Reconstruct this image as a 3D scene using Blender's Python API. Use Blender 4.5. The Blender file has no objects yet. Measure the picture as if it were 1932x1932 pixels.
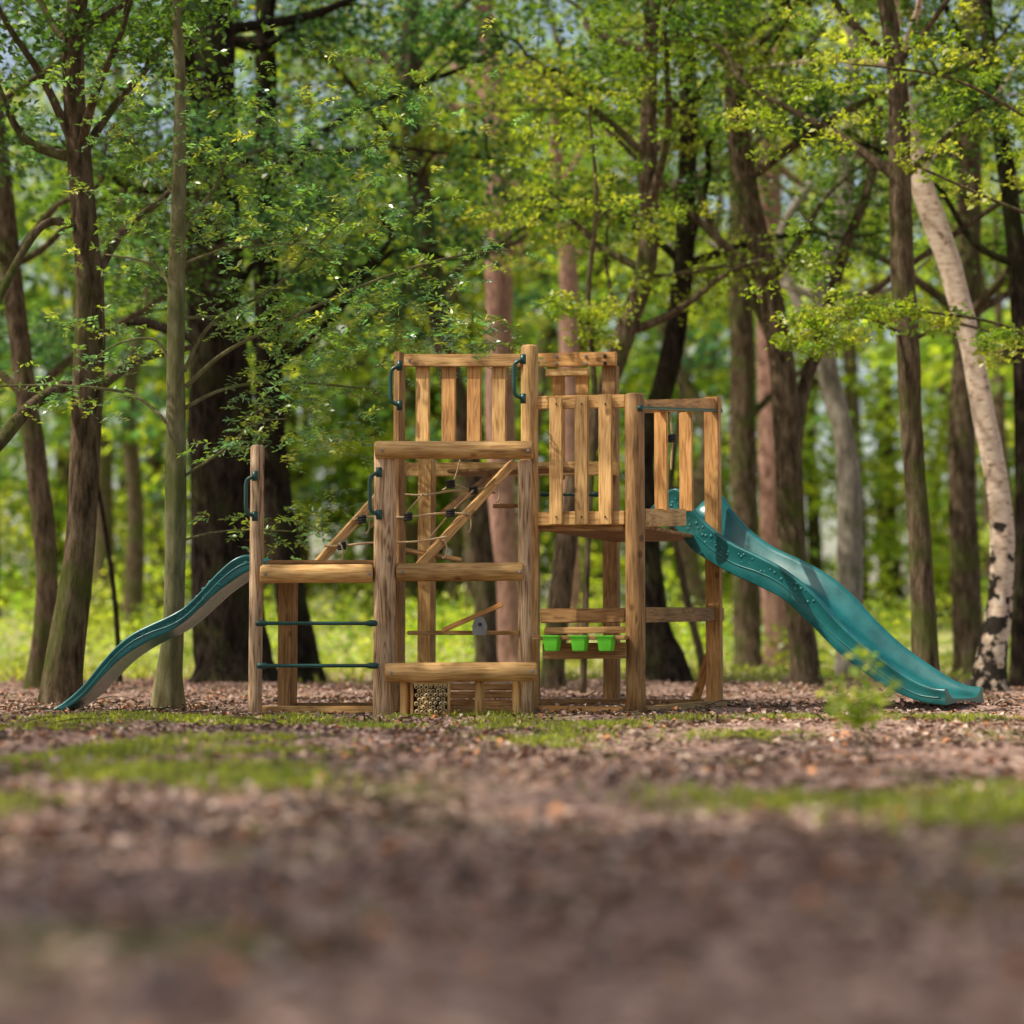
import bpy, bmesh, math, random
import numpy as np
from mathutils import Vector, Matrix, noise as mnoise
random.seed(7)
F=3480.0; CY=12.0; CH=0.45; PH=math.atan(252/F)
sc=bpy.context.scene
# ---------- photo measurement -> metres, at a known depth Y ----------
def W(px,py,Y):
    a=(px-966)/F; b=(966-py)/F
    dy=math.cos(PH)-b*math.sin(PH); dz=math.sin(PH)+b*math.cos(PH)
    t=(Y+CY)/dy
    return Vector((a*t,Y,CH+dz*t))
def ppm(Y): return F/(CY+Y)
def gh(x,y):
    x=np.asarray(x,dtype=float); y=np.asarray(y,dtype=float)
    h=0.018*np.sin(x*1.3+0.7*y)+0.014*np.sin(2.1*y-0.9*x+1)+0.01*np.sin(3.7*x+2.9*y)+0.008*np.sin(7.1*x-5.3*y+2)
    h=h*np.clip((np.abs(y-0.8)-0.2)/2.5,0.25,1)
    h=h+0.05*np.exp(-((x-3.0)**2+(y-0.7)**2)/0.5)
    h=h+0.25*np.sin(x*0.11+1)*np.sin(y*0.09)*np.clip((y-12)/20,0,1)
    h=h+1.6*np.clip((y-22)/40,0,1)**1.3
    return h
def link(o,parent=None):
    sc.collection.objects.link(o)
    if parent: o.parent=parent
    return o
def empty(name,loc=(0,0,0)):
    e=bpy.data.objects.new(name,None); e.location=(0,0,0); return link(e)
# ---------- materials ----------
def newmat(name):
    m=bpy.data.materials.new(name); m.use_nodes=True
    nt=m.node_tree; nt.nodes.clear()
    out=nt.nodes.new('ShaderNodeOutputMaterial')
    return m,nt,out
def N(nt,t,**k):
    n=nt.nodes.new(t)
    for a,v in k.items(): setattr(n,a,v)
    return n
def ramp(nt,stops):
    r=N(nt,'ShaderNodeValToRGB'); e=r.color_ramp.elements
    while len(e)<len(stops): e.new(0.5)
    for i,(p,c) in enumerate(stops):
        e[i].position=p; e[i].color=(*c,1)
    return r
def wood(name,c1,c2,c3,grain=1.0,rough=0.6):
    m,nt,out=newmat(name); L=nt.links.new
    tc=N(nt,'ShaderNodeTexCoord'); oi=N(nt,'ShaderNodeObjectInfo')
    off=N(nt,'ShaderNodeVectorMath',operation='SCALE'); off.inputs[0].default_value=(17,31,23)
    L(oi.outputs['Random'],off.inputs['Scale'])
    add=N(nt,'ShaderNodeVectorMath',operation='ADD'); L(tc.outputs['Object'],add.inputs[0]); L(off.outputs[0],add.inputs[1])
    mp=N(nt,'ShaderNodeMapping'); mp.inputs['Scale'].default_value=(1,1,0.09); L(add.outputs[0],mp.inputs['Vector'])
    n1=N(nt,'ShaderNodeTexNoise'); n1.inputs['Scale'].default_value=60; n1.inputs['Detail'].default_value=4; n1.inputs['Distortion'].default_value=0.5
    L(mp.outputs[0],n1.inputs['Vector'])
    n0=N(nt,'ShaderNodeTexNoise'); n0.inputs['Scale'].default_value=9; n0.inputs['Detail'].default_value=2; L(mp.outputs[0],n0.inputs['Vector'])
    mul=N(nt,'ShaderNodeMath',operation='MULTIPLY'); mul.inputs[1].default_value=16; L(n0.outputs['Fac'],mul.inputs[0])
    fr=N(nt,'ShaderNodeMath',operation='PINGPONG'); fr.inputs[1].default_value=0.5; L(mul.outputs[0],fr.inputs[0])
    mixf=N(nt,'ShaderNodeMath',operation='MULTIPLY_ADD'); L(fr.outputs[0],mixf.inputs[0]); mixf.inputs[1].default_value=0.38*grain; L(n1.outputs['Fac'],mixf.inputs[2])
    sub=N(nt,'ShaderNodeMath',operation='SUBTRACT'); L(mixf.outputs[0],sub.inputs[0]); sub.inputs[1].default_value=0.08*grain
    r=ramp(nt,[(0.28,c1),(0.5,c2),(0.75,c3)]); L(sub.outputs[0],r.inputs[0])
    vo=N(nt,'ShaderNodeTexVoronoi'); vo.inputs['Scale'].default_value=5.5
    mk=N(nt,'ShaderNodeMapping'); mk.inputs['Scale'].default_value=(1,1,0.7); L(add.outputs[0],mk.inputs['Vector']); L(mk.outputs[0],vo.inputs['Vector'])
    kr=ramp(nt,[(0.07,(0.35,0.3,0.25)),(0.13,(1,1,1))]); L(vo.outputs['Distance'],kr.inputs[0])
    mx=N(nt,'ShaderNodeMixRGB',blend_type='MULTIPLY'); mx.inputs[0].default_value=0.8; L(r.outputs[0],mx.inputs[1]); L(kr.outputs[0],mx.inputs[2])
    n2=N(nt,'ShaderNodeTexNoise'); n2.inputs['Scale'].default_value=3.5; n2.inputs['Detail'].default_value=3; L(add.outputs[0],n2.inputs['Vector'])
    sr=ramp(nt,[(0.35,(0.66,0.62,0.57)),(0.6,(1.05,1.03,1.0))]); L(n2.outputs['Fac'],sr.inputs[0])
    mx2=N(nt,'ShaderNodeMixRGB',blend_type='MULTIPLY'); mx2.inputs[0].default_value=0.85; L(mx.outputs[0],mx2.inputs[1]); L(sr.outputs[0],mx2.inputs[2])
    hs=N(nt,'ShaderNodeHueSaturation'); L(mx2.outputs[0],hs.inputs['Color'])
    mr=N(nt,'ShaderNodeMapRange'); mr.inputs['To Min'].default_value=0.75; mr.inputs['To Max'].default_value=1.15; L(oi.outputs['Random'],mr.inputs[0]); L(mr.outputs[0],hs.inputs['Value'])
    b=N(nt,'ShaderNodeBsdfPrincipled'); b.inputs['Roughness'].default_value=rough; b.inputs['Specular IOR Level'].default_value=0.3
    L(hs.outputs[0],b.inputs['Base Color'])
    bp=N(nt,'ShaderNodeBump'); bp.inputs['Strength'].default_value=0.4; bp.inputs['Distance'].default_value=0.003; L(sub.outputs[0],bp.inputs['Height']); L(bp.outputs[0],b.inputs['Normal'])
    L(b.outputs[0],out.inputs[0]); return m
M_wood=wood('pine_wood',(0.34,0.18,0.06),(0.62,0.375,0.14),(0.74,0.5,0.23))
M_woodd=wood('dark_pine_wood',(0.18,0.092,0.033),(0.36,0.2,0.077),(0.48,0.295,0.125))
M_woodo=wood('orange_pine_wood',(0.36,0.165,0.052),(0.66,0.35,0.12),(0.78,0.46,0.18))
M_wea=wood('weathered_pine_wood',(0.2,0.115,0.06),(0.5,0.34,0.2),(0.66,0.5,0.34),grain=1.5,rough=0.8)
def plastic(name,col,rough=0.35):
    m,nt,out=newmat(name); L=nt.links.new
    b=N(nt,'ShaderNodeBsdfPrincipled'); b.inputs['Roughness'].default_value=rough
    tc=N(nt,'ShaderNodeTexCoord')
    n=N(nt,'ShaderNodeTexNoise'); n.inputs['Scale'].default_value=7; n.inputs['Detail'].default_value=5; L(tc.outputs['Object'],n.inputs['Vector'])
    r=ramp(nt,[(0.3,tuple(c*0.75 for c in col)),(0.7,tuple(min(1,c*1.2+0.004) for c in col))]); L(n.outputs['Fac'],r.inputs[0]); L(r.outputs[0],b.inputs['Base Color'])
    n2=N(nt,'ShaderNodeTexNoise'); n2.inputs['Scale'].default_value=260; L(tc.outputs['Object'],n2.inputs['Vector'])
    rr=N(nt,'ShaderNodeMapRange'); rr.inputs['To Min'].default_value=rough*0.7; rr.inputs['To Max'].default_value=min(1,rough*1.5); L(n.outputs['Fac'],rr.inputs[0]); L(rr.outputs[0],b.inputs['Roughness'])
    bp=N(nt,'ShaderNodeBump'); bp.inputs['Strength'].default_value=0.15; bp.inputs['Distance'].default_value=0.001; L(n2.outputs['Fac'],bp.inputs['Height']); L(bp.outputs[0],b.inputs['Normal'])
    L(b.outputs[0],out.inputs[0]); return m
M_slide=plastic('teal_slide_plastic',(0.01,0.135,0.14),0.27)
M_green=plastic('dark_green_plastic',(0.006,0.06,0.05),0.3)
M_lime=plastic('lime_plastic',(0.13,0.62,0.03),0.35)
M_black=plastic('black_plastic',(0.012,0.012,0.014),0.4)
M_metal=plastic('grey_metal',(0.22,0.23,0.24),0.35)
M_rope=plastic('tan_rope_fibre',(0.5,0.37,0.21),0.9)
M_cane=plastic('bamboo_cane',(0.66,0.5,0.26),0.6)
M_holeshade=plastic('cane_hollow',(0.03,0.018,0.01),0.9)  # near-black fill, the shade inside the canes as a colour
def bark(name,c1,c2,c3,vs=6,moss=0.3,dist=0.03,birch=False):
    m,nt,out=newmat(name); L=nt.links.new
    tc=N(nt,'ShaderNodeTexCoord'); mp=N(nt,'ShaderNodeMapping'); mp.inputs['Scale'].default_value=(1,1,0.25 if not birch else 2.0); L(tc.outputs['Object'],mp.inputs['Vector'])
    n1=N(nt,'ShaderNodeTexNoise'); n1.inputs['Scale'].default_value=vs*3; n1.inputs['Detail'].default_value=5; n1.inputs['Roughness'].default_value=0.65; L(mp.outputs[0],n1.inputs['Vector'])
    r=ramp(nt,[(0.32,c1),(0.5,c2),(0.68,c3)] if not birch else [(0.33,c1),(0.42,c2),(0.6,c3)]); L(n1.outputs['Fac'],r.inputs[0])
    n2=N(nt,'ShaderNodeTexNoise'); n2.inputs['Scale'].default_value=2.2; n2.inputs['Detail'].default_value=4; L(tc.outputs['Object'],n2.inputs['Vector'])
    mr=N(nt,'ShaderNodeMapRange'); mr.inputs['From Min'].default_value=0.48; mr.inputs['From Max'].default_value=0.66; mr.inputs['To Max'].default_value=moss; L(n2.outputs['Fac'],mr.inputs[0])
    mx=N(nt,'ShaderNodeMixRGB'); L(mr.outputs[0],mx.inputs[0]); L(r.outputs[0],mx.inputs[1]); mx.inputs[2].default_value=(0.09,0.12,0.028,1)
    col=mx.outputs[0]
    if birch:
        sx=N(nt,'ShaderNodeSeparateXYZ'); L(tc.outputs['Object'],sx.inputs[0])
        n3=N(nt,'ShaderNodeTexNoise'); n3.inputs['Scale'].default_value=7; n3.inputs['Detail'].default_value=4; L(tc.outputs['Object'],n3.inputs['Vector'])
        h=N(nt,'ShaderNodeMapRange'); h.inputs['From Min'].default_value=0.3; h.inputs['From Max'].default_value=3.2; h.inputs['To Min'].default_value=0.07; h.inputs['To Max'].default_value=-0.25; L(sx.outputs['Z'],h.inputs[0])
        ad=N(nt,'ShaderNodeMath',operation='ADD'); L(n3.outputs['Fac'],ad.inputs[0]); L(h.outputs[0],ad.inputs[1])
        kr=N(nt,'ShaderNodeMapRange'); kr.inputs['From Min'].default_value=0.5; kr.inputs['From Max'].default_value=0.56; L(ad.outputs[0],kr.inputs[0])
        m2=N(nt,'ShaderNodeMixRGB'); L(kr.outputs[0],m2.inputs[0]); L(col,m2.inputs[1]); m2.inputs[2].default_value=(0.05,0.043,0.035,1); col=m2.outputs[0]
    b=N(nt,'ShaderNodeBsdfDiffuse'); b.inputs['Roughness'].default_value=0.8
    L(col,b.inputs['Color'])
    bp=N(nt,'ShaderNodeBump'); bp.inputs['Strength'].default_value=0.8; bp.inputs['Distance'].default_value=dist; L(n1.outputs['Fac'],bp.inputs['Height']); L(bp.outputs[0],b.inputs['Normal'])
    L(b.outputs[0],out.inputs[0]); return m
B_oak=bark('oak_bark',(0.035,0.027,0.018),(0.13,0.095,0.06),(0.24,0.185,0.125),moss=0.7)
B_shade=bark('shaded_bark',(0.01,0.008,0.007),(0.035,0.027,0.021),(0.07,0.054,0.042),moss=0.25)  # darkened trunk bark, shade painted into the colour
B_smooth=bark('smooth_mossy_bark',(0.12,0.11,0.055),(0.21,0.195,0.1),(0.31,0.285,0.17),moss=0.6,dist=0.006)
B_grey=bark('beech_bark',(0.18,0.16,0.125),(0.36,0.32,0.26),(0.48,0.43,0.35),moss=0.45,dist=0.008)
B_red=bark('pine_bark',(0.18,0.1,0.075),(0.42,0.25,0.2),(0.54,0.35,0.28),moss=0.05)
B_birch=bark('birch_bark',(0.2,0.13,0.09),(0.68,0.53,0.4),(0.8,0.69,0.57),vs=4,moss=0.1,dist=0.006,birch=True)
def leafmat(name,trans=0.5,gloss=0.45,gl=0.035,tmul=(2.2,2.15,0.8)):
    m,nt,out=newmat(name); L=nt.links.new
    at=N(nt,'ShaderNodeAttribute'); at.attribute_name='tint'
    b=N(nt,'ShaderNodeBsdfDiffuse'); L(at.outputs['Color'],b.inputs['Color'])
    if trans>0:
        t=N(nt,'ShaderNodeBsdfTranslucent'); mu=N(nt,'ShaderNodeMixRGB',blend_type='MULTIPLY'); mu.inputs[0].default_value=1; L(at.outputs['Color'],mu.inputs[1]); mu.inputs[2].default_value=(*tmul,1); L(mu.outputs[0],t.inputs['Color'])
        mx=N(nt,'ShaderNodeMixShader'); mx.inputs[0].default_value=trans; L(b.outputs[0],mx.inputs[1]); L(t.outputs[0],mx.inputs[2])
    else: mx=b
    g=N(nt,'ShaderNodeBsdfGlossy'); g.inputs['Roughness'].default_value=gloss; g.inputs['Color'].default_value=(0.95,0.95,0.95,1)
    m2=N(nt,'ShaderNodeMixShader'); m2.inputs[0].default_value=gl; L(mx.outputs[0],m2.inputs[1]); L(g.outputs[0],m2.inputs[2]); L(m2.outputs[0],out.inputs[0]); return m
M_leaf=leafmat('green_leaf')
M_gloss=leafmat('glossy_green_leaf',gl=0.14,gloss=0.42)
M_litter=leafmat('dead_leaf',trans=0.0,gloss=0.5,gl=0.03)
# ---------- mesh helpers ----------
def mesh_np(name,verts,faces4,mats,tint=None,parent=None,smooth=False):
    me=bpy.data.meshes.new(name); nv=len(verts); nf=len(faces4)
    me.vertices.add(nv); me.vertices.foreach_set('co',np.ascontiguousarray(verts,dtype=np.float32).ravel())
    me.loops.add(nf*4); me.loops.foreach_set('vertex_index',np.ascontiguousarray(faces4,dtype=np.int32).ravel())
    me.polygons.add(nf); me.polygons.foreach_set('loop_start',np.arange(0,nf*4,4,dtype=np.int32)); 
    if smooth: me.polygons.foreach_set('use_smooth',np.ones(nf,dtype=bool))
    me.update(calc_edges=True)
    if tint is not None:
        a=me.color_attributes.new('tint','FLOAT_COLOR','POINT'); c=np.ones((nv,4),dtype=np.float32); c[:,:3]=tint; a.data.foreach_set('color',c.ravel())
    for m in (mats if isinstance(mats,list) else [mats]): me.materials.append(m)
    o=bpy.data.objects.new(name,me); return link(o,parent)
def leaves(name,cen,L,Wd,col,parent=None,tilt=0.6,rs=None,droop=0.2,mat=None,axis=None,curl=0.12):
    rs=rs or np.random.RandomState(1); n=len(cen)
    nrm=rs.normal(size=(n,3))*tilt; nrm[:,2]+=1; nrm/=np.linalg.norm(nrm,axis=1)[:,None]
    if axis is None:
        a=rs.normal(size=(n,3)); a[:,2]=a[:,2]*0.3-droop
    else: a=axis.copy()
    a-=nrm*(a*nrm).sum(1)[:,None]; a/=np.linalg.norm(a,axis=1)[:,None]+1e-9
    b=np.cross(nrm,a)
    L=np.broadcast_to(L,(n,))[:,None]*(0.7+0.6*rs.rand(n,1)); Wd=L*Wd
    f=curl*L
    v=np.empty((n,4,3)); v[:,0]=cen; v[:,1]=cen+a*L*0.55+b*Wd*0.5+nrm*f; v[:,2]=cen+a*L-nrm*f*0.6; v[:,3]=cen+a*L*0.55-b*Wd*0.5+nrm*f
    fa=np.arange(n*4).reshape(n,4)
    return mesh_np(name,v.reshape(-1,3),fa,mat or M_leaf,np.repeat(col,4,axis=0),parent)
def catmull(pts,rad,sub=6):
    P=[Vector(p) for p in pts]; out=[];ro=[]
    for i in range(len(P)-1):
        p0=P[max(i-1,0)];p1=P[i];p2=P[i+1];p3=P[min(i+2,len(P)-1)]
        for k in range(sub):
            t=k/sub
            out.append(0.5*((2*p1)+(p2-p0)*t+(2*p0-5*p1+4*p2-p3)*t*t+(3*p1-p0-3*p2+p3)*t**3)); ro.append(rad[i]*(1-t)+rad[i+1]*t)
    out.append(P[-1]); ro.append(rad[-1]); return out,ro
class Tubes:
    def __init__(s): s.v=[];s.f=[]
    def add(s,pts,rad,sides=10,sub=6,rough=0.0,seed=0):
        if sub>1: pts,rad=catmull(pts,rad,sub)
        base=len(s.v); x=None
        for i,p in enumerate(pts):
            t=(pts[min(i+1,len(pts)-1)]-pts[max(i-1,0)]).normalized() if len(pts)>1 else Vector((0,0,1))
            if x is None:
                x=t.orthogonal().normalized()
            x=(x-t*x.dot(t)).normalized(); y=t.cross(x)
            for k in range(sides):
                an=2*math.pi*k/sides; d=x*math.cos(an)+y*math.sin(an); r=rad[i]
                if rough: r*=1+rough*mnoise.noise(Vector((d.x*1.6+seed,d.y*1.6,p.z*0.9)))+rough*0.5*mnoise.noise(Vector((d.x*4+seed,d.y*4,p.z*3)))
                s.v.append(p+d*r)
        for i in range(len(pts)-1):
            for k in range(sides):
                a=base+i*sides+k; b=base+i*sides+(k+1)%sides; s.f.append((a,b,b+sides,a+sides))
        c0=len(s.v); s.v.append(pts[0]); s.v.append(pts[-1])
        for k in range(0,sides-1,2):
            s.f.append((c0,base+(k+2)%sides,base+(k+1)%sides,base+k))
            e=base+(len(pts)-1)*sides; s.f.append((c0+1,e+k,e+(k+1)%sides,e+(k+2)%sides))
    def make(s,name,mat,parent=None):
        return mesh_np(name,np.array([tuple(q) for q in s.v]),np.array(s.f),mat,None,parent,smooth=True)
# ---------- palettes ----------
K=1.12
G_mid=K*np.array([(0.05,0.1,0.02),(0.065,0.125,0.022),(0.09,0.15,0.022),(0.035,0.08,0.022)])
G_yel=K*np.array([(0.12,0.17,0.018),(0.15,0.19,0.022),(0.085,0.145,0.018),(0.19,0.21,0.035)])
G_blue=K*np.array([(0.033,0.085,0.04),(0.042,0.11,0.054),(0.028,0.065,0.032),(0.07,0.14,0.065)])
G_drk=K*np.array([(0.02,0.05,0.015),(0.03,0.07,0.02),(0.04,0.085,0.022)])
def clump_leaves(name,clumps,rad,nper,L,pal,parent,seed,flat=0.45,wd=0.6,mat=None,tilt=0.6):
    rs=np.random.RandomState(seed); C=np.array(clumps); m=len(C)
    R=rad*(0.6+0.8*rs.rand(m))
    idx=np.repeat(np.arange(m),nper); off=rs.normal(size=(len(idx),3))*0.55
    off[:,2]*=flat; cen=C[idx]+off*R[idx][:,None]
    cc=pal[rs.randint(len(pal),size=m)][idx]*(0.75+0.5*rs.rand(len(idx),1))
    return leaves(name,cen,L,wd,cc,parent,rs=rs,mat=mat,tilt=tilt)
def tree(name,pts,Y,bk,crown=None,seed=0,ext=3.0,Yb=None,flare=True,limbs=(),base_ground=True,sides=16):
    """pts: (px,py,widthpx) from base up"""
    root=empty(name); rs=np.random.RandomState(seed+100)
    P=[];R=[]
    for i,(x,y,w) in enumerate(pts):
        yy=Y if Yb is None else Y+(Yb-Y)*i/(len(pts)-1)
        p=W(x,y,yy); P.append(p); R.append(w/2/ppm(yy))
    if base_ground:
        g=float(gh(P[0].x,P[0].y)); P[0].z=g-0.05
        if flare:
            q=P[0].lerp(P[1],0.0)+Vector((0,0,0.3)); q.x+= (P[1].x-P[0].x)*0.12
            P.insert(1,q); R.insert(1,R[0]); R[0]*=1.45
    if ext>0:
        d=(P[-1]-P[-2]).normalized(); d=(d+Vector((rs.normal()*0.1,rs.normal()*0.1,0.4))).normalized()
        P.append(P[-1]+d*ext*0.5); R.append(R[-1]*0.8); P.append(P[-1]+(d+Vector((rs.normal()*0.2,rs.normal()*0.2,0.2)))*ext*0.5); R.append(R[-1]*0.55)
    T=Tubes(); T.add(P,R,sides=sides,sub=7,rough=0.2,seed=seed)
    for lb in limbs:
        q=[W(a,b,Y+c) for a,b,_,c in lb]; r=[w/2/ppm(Y) for _,_,w,_ in lb]
        T.add(q,r,sides=8,sub=6,rough=0.12,seed=seed)
    clumps=[]
    if crown:
        n,z0,z1,ln,cr,npl,Lf,pal=crown
        for i in range(n):
            z=z0+(z1-z0)*(i+rs.rand())/n
            k=min(range(len(P)),key=lambda j:abs(P[j].z-z+0.8)); s0=P[k]
            az=i*2.4+rs.rand(); l=ln*(0.6+0.6*rs.rand())
            d=Vector((math.cos(az),math.sin(az),0)); rise=rs.uniform(-0.1,0.55)
            q=[Vector(s0)]; 
            for j in range(1,5):
                t=j/4; q.append(s0+d*l*t+Vector((rs.normal()*0.12*l*t,rs.normal()*0.12*l*t,(z-s0.z)*min(1,t*1.5)+rise*l*t+rs.normal()*0.05*l)))
            r0=min(R[k]*0.5,0.03+0.012*l); T.add(q,[r0,r0*0.75,r0*0.5,r0*0.32,r0*0.12],sides=6,sub=4)
            for j in range(8):
                t=rs.uniform(0.3,1.05); b=q[min(3,int(t*4))].lerp(q[min(4,int(t*4)+1)],(t*4)%1)
                c=b+Vector((rs.normal()*0.28*l*0.6,rs.normal()*0.28*l*0.6,rs.normal()*0.22))
                if c.z>z0-0.5: clumps.append(tuple(c))
                if j%3==0: T.add([b,b.lerp(c,0.5)+Vector((0,0,0.08)),c],[r0*0.3,r0*0.2,r0*0.08],sides=4,sub=2)
        clump_leaves('foliage',clumps,cr,npl,Lf,pal,root,seed+5)
    T.make('trunk_and_limbs',bk,root)
    return root,P
# ================= GROUND =================
def axis_pts(lo,hi,flo,fhi,step):
    a=np.arange(flo,fhi+1e-6,step); out=list(a); s=step; x=a[-1]
    while x<hi: s*=1.25; x+=s; out.append(x)
    s=step; x=a[0]
    while x>lo: s*=1.25; x-=s; out.insert(0,x)
    return np.array(out)
xs=axis_pts(-400,400,-8,8,0.11); ys=axis_pts(-60,900,-11.5,12,0.11)
X,Yg=np.meshgrid(xs,ys); Z=gh(X,Yg)
rsg=np.random.RandomState(3)
Z=Z+rsg.normal(size=Z.shape)*0.006*((np.abs(X)<9)&(np.abs(Yg)<13))
V=np.stack([X,Yg,Z],-1).reshape(-1,3); nx=len(xs); ny=len(ys)
ii,jj=np.meshgrid(np.arange(nx-1),np.arange(ny-1)); a=(jj*nx+ii).ravel()
Fq=np.stack([a,a+1,a+nx+1,a+nx],-1)
def ground_mat():
    m,nt,out=newmat('forest_floor'); L=nt.links.new
    tc=N(nt,'ShaderNodeTexCoord')
    v=N(nt,'ShaderNodeTexVoronoi'); v.inputs['Scale'].default_value=36; L(tc.outputs['Object'],v.inputs['Vector'])
    n=N(nt,'ShaderNodeTexNoise'); n.inputs['Scale'].default_value=9; n.inputs['Detail'].default_value=6; n.inputs['Roughness'].default_value=0.7; L(tc.outputs['Object'],n.inputs['Vector'])
    sp=N(nt,'ShaderNodeSeparateXYZ'); L(v.outputs['Color'],sp.inputs[0])
    av=N(nt,'ShaderNodeMath',operation='MULTIPLY_ADD'); L(sp.outputs[0],av.inputs[0]); av.inputs[1].default_value=0.45; L(n.outputs['Fac'],av.inputs[2])
    r=ramp(nt,[(0.4,(0.075,0.048,0.038)),(0.6,(0.22,0.14,0.11)),(0.78,(0.34,0.225,0.18)),(0.95,(0.48,0.34,0.27))]); L(av.outputs[0],r.inputs[0])
    big=N(nt,'ShaderNodeTexNoise'); big.inputs['Scale'].default_value=0.9; big.inputs['Detail'].default_value=6; big.inputs['Roughness'].default_value=0.7; L(tc.outputs['Object'],big.inputs['Vector'])
    mr=N(nt,'ShaderNodeMapRange'); mr.inputs['From Min'].default_value=0.53; mr.inputs['From Max'].default_value=0.64; mr.inputs['To Max'].default_value=0.75; L(big.outputs['Fac'],mr.inputs[0])
    g=ramp(nt,[(0.35,(0.07,0.09,0.015)),(0.65,(0.22,0.24,0.045))]); L(n.outputs['Fac'],g.inputs[0])
    mx=N(nt,'ShaderNodeMixRGB'); L(mr.outputs[0],mx.inputs[0]); L(r.outputs[0],mx.inputs[1]); L(g.outputs[0],mx.inputs[2])
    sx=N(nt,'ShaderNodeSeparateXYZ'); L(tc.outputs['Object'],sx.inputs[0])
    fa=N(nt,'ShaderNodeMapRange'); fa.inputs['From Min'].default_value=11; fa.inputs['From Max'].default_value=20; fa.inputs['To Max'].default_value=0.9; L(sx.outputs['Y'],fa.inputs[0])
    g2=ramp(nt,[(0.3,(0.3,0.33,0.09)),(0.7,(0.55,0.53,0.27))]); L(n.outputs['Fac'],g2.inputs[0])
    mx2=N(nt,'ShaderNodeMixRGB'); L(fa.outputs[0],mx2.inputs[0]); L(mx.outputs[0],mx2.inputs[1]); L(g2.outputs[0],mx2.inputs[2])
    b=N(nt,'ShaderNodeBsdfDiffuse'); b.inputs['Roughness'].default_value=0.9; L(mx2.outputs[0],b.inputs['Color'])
    bp=N(nt,'ShaderNodeBump'); bp.inputs['Strength'].default_value=0.7; bp.inputs['Distance'].default_value=0.02; L(av.outputs[0],bp.inputs['Height']); L(bp.outputs[0],b.inputs['Normal'])
    L(b.outputs[0],out.inputs[0]); return m
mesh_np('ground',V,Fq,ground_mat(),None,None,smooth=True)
rs=np.random.RandomState(11)
def wedge(n,y0,y1,p=1.0):
    u=rs.rand(n)**p; y=y0+(y1-y0)*u; d=y+CY; x=(rs.rand(n)-0.5)*(0.66*d+1.5); return x,y
pc0=[W(420,1370,-1.3),W(620,1362,-1.0),W(560,1385,-2),W(330,1465,-5.4),W(590,1420,-3.9),W(900,1375,-1.6),W(1150,1380,-1.5),W(1400,1365,-1.2),W(1750,1350,-1),W(60,1370,-1.2),W(150,1440,-4.5),W(1760,1530,-7.0),W(1920,1480,-6.6),W(1080,1400,-3),W(1560,1370,-1.3),W(240,1365,-1),W(420,1370,-5.8),W(820,1360,-0.9),W(1800,1530,-7.2),W(300,1480,-6.0)]
pc=[]
for p in pc0:
    near=p.y<-4.4
    for k in range(4 if near else 3): pc.append((p.x+rs.normal()*(0.22 if near else 0.5),p.y+rs.normal()*(0.25 if near else 0.4),rs.uniform(0.06,0.2)))
x1,y1=wedge(88000,-10.2,13,0.8)
cl=np.sin(x1*2.1+y1*1.3)+np.sin(3.3*x1-2.2*y1+1)+np.sin(y1*4.1+x1)
pr=np.clip(0.62+0.28*cl,0.1,1)
for px_,py_,s in pc:
    pr=pr*(1-0.8*np.exp(-(((x1-px_)/s)**2+((y1-py_)/s)**2)/2))
keep=rs.rand(len(x1))<pr; x1=x1[keep]; y1=y1[keep]
cen=np.stack([x1,y1,gh(x1,y1)+0.005+0.012*rs.rand(len(x1))],-1)
pal=np.array([(0.28,0.17,0.115),(0.38,0.25,0.185),(0.2,0.13,0.1),(0.46,0.33,0.26),(0.12,0.075,0.06),(0.46,0.2,0.08),(0.33,0.22,0.18),(0.6,0.47,0.38),(0.31,0.21,0.17),(0.4,0.27,0.22)])
leaves('fallen_leaves',cen,0.041,0.62,pal[rs.randint(len(pal),size=len(cen))]*(0.75+0.5*rs.rand(len(cen),1)),None,tilt=0.4,rs=rs,droop=0,mat=M_litter,curl=0.16)
gx=[];gy=[]
for px_,py_,s in pc:
    k=int(340*s/0.14); gx.append(px_+rs.normal(size=k)*s); gy.append(py_+rs.normal(size=k)*s)
gx=np.concatenate(gx);gy=np.concatenate(gy)
fx,fy=wedge(9000,10,28); gx=np.concatenate([gx,fx]);gy=np.concatenate([gy,fy])
c=np.stack([gx,gy,gh(gx,gy)],-1); axg=rs.normal(size=c.shape)*0.6; axg[:,2]=1
Lg=np.where(gy>8,0.14,0.04)
leaves('grass',c,Lg,0.3,np.array([(0.25,0.29,0.05),(0.33,0.35,0.08),(0.16,0.21,0.035)])[rs.randint(3,size=len(c))],None,tilt=3,rs=rs,axis=axg,curl=0.05)
T=Tubes()
for i in range(300):
    x,y=wedge(1,-9,9); x=float(x[0]);y=float(y[0]); an=rs.rand()*6.28; l=rs.uniform(0.08,0.35)
    p=Vector((x,y,float(gh(x,y))+0.02)); q=p+Vector((math.cos(an)*l,math.sin(an)*l,rs.uniform(-0.01,0.05))); T.add([p,p.lerp(q,0.5)+Vector((0,0,0.015)),q],[0.006,0.005,0.003],sides=4,sub=1)
T.make('fallen_twigs',B_oak)
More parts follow.
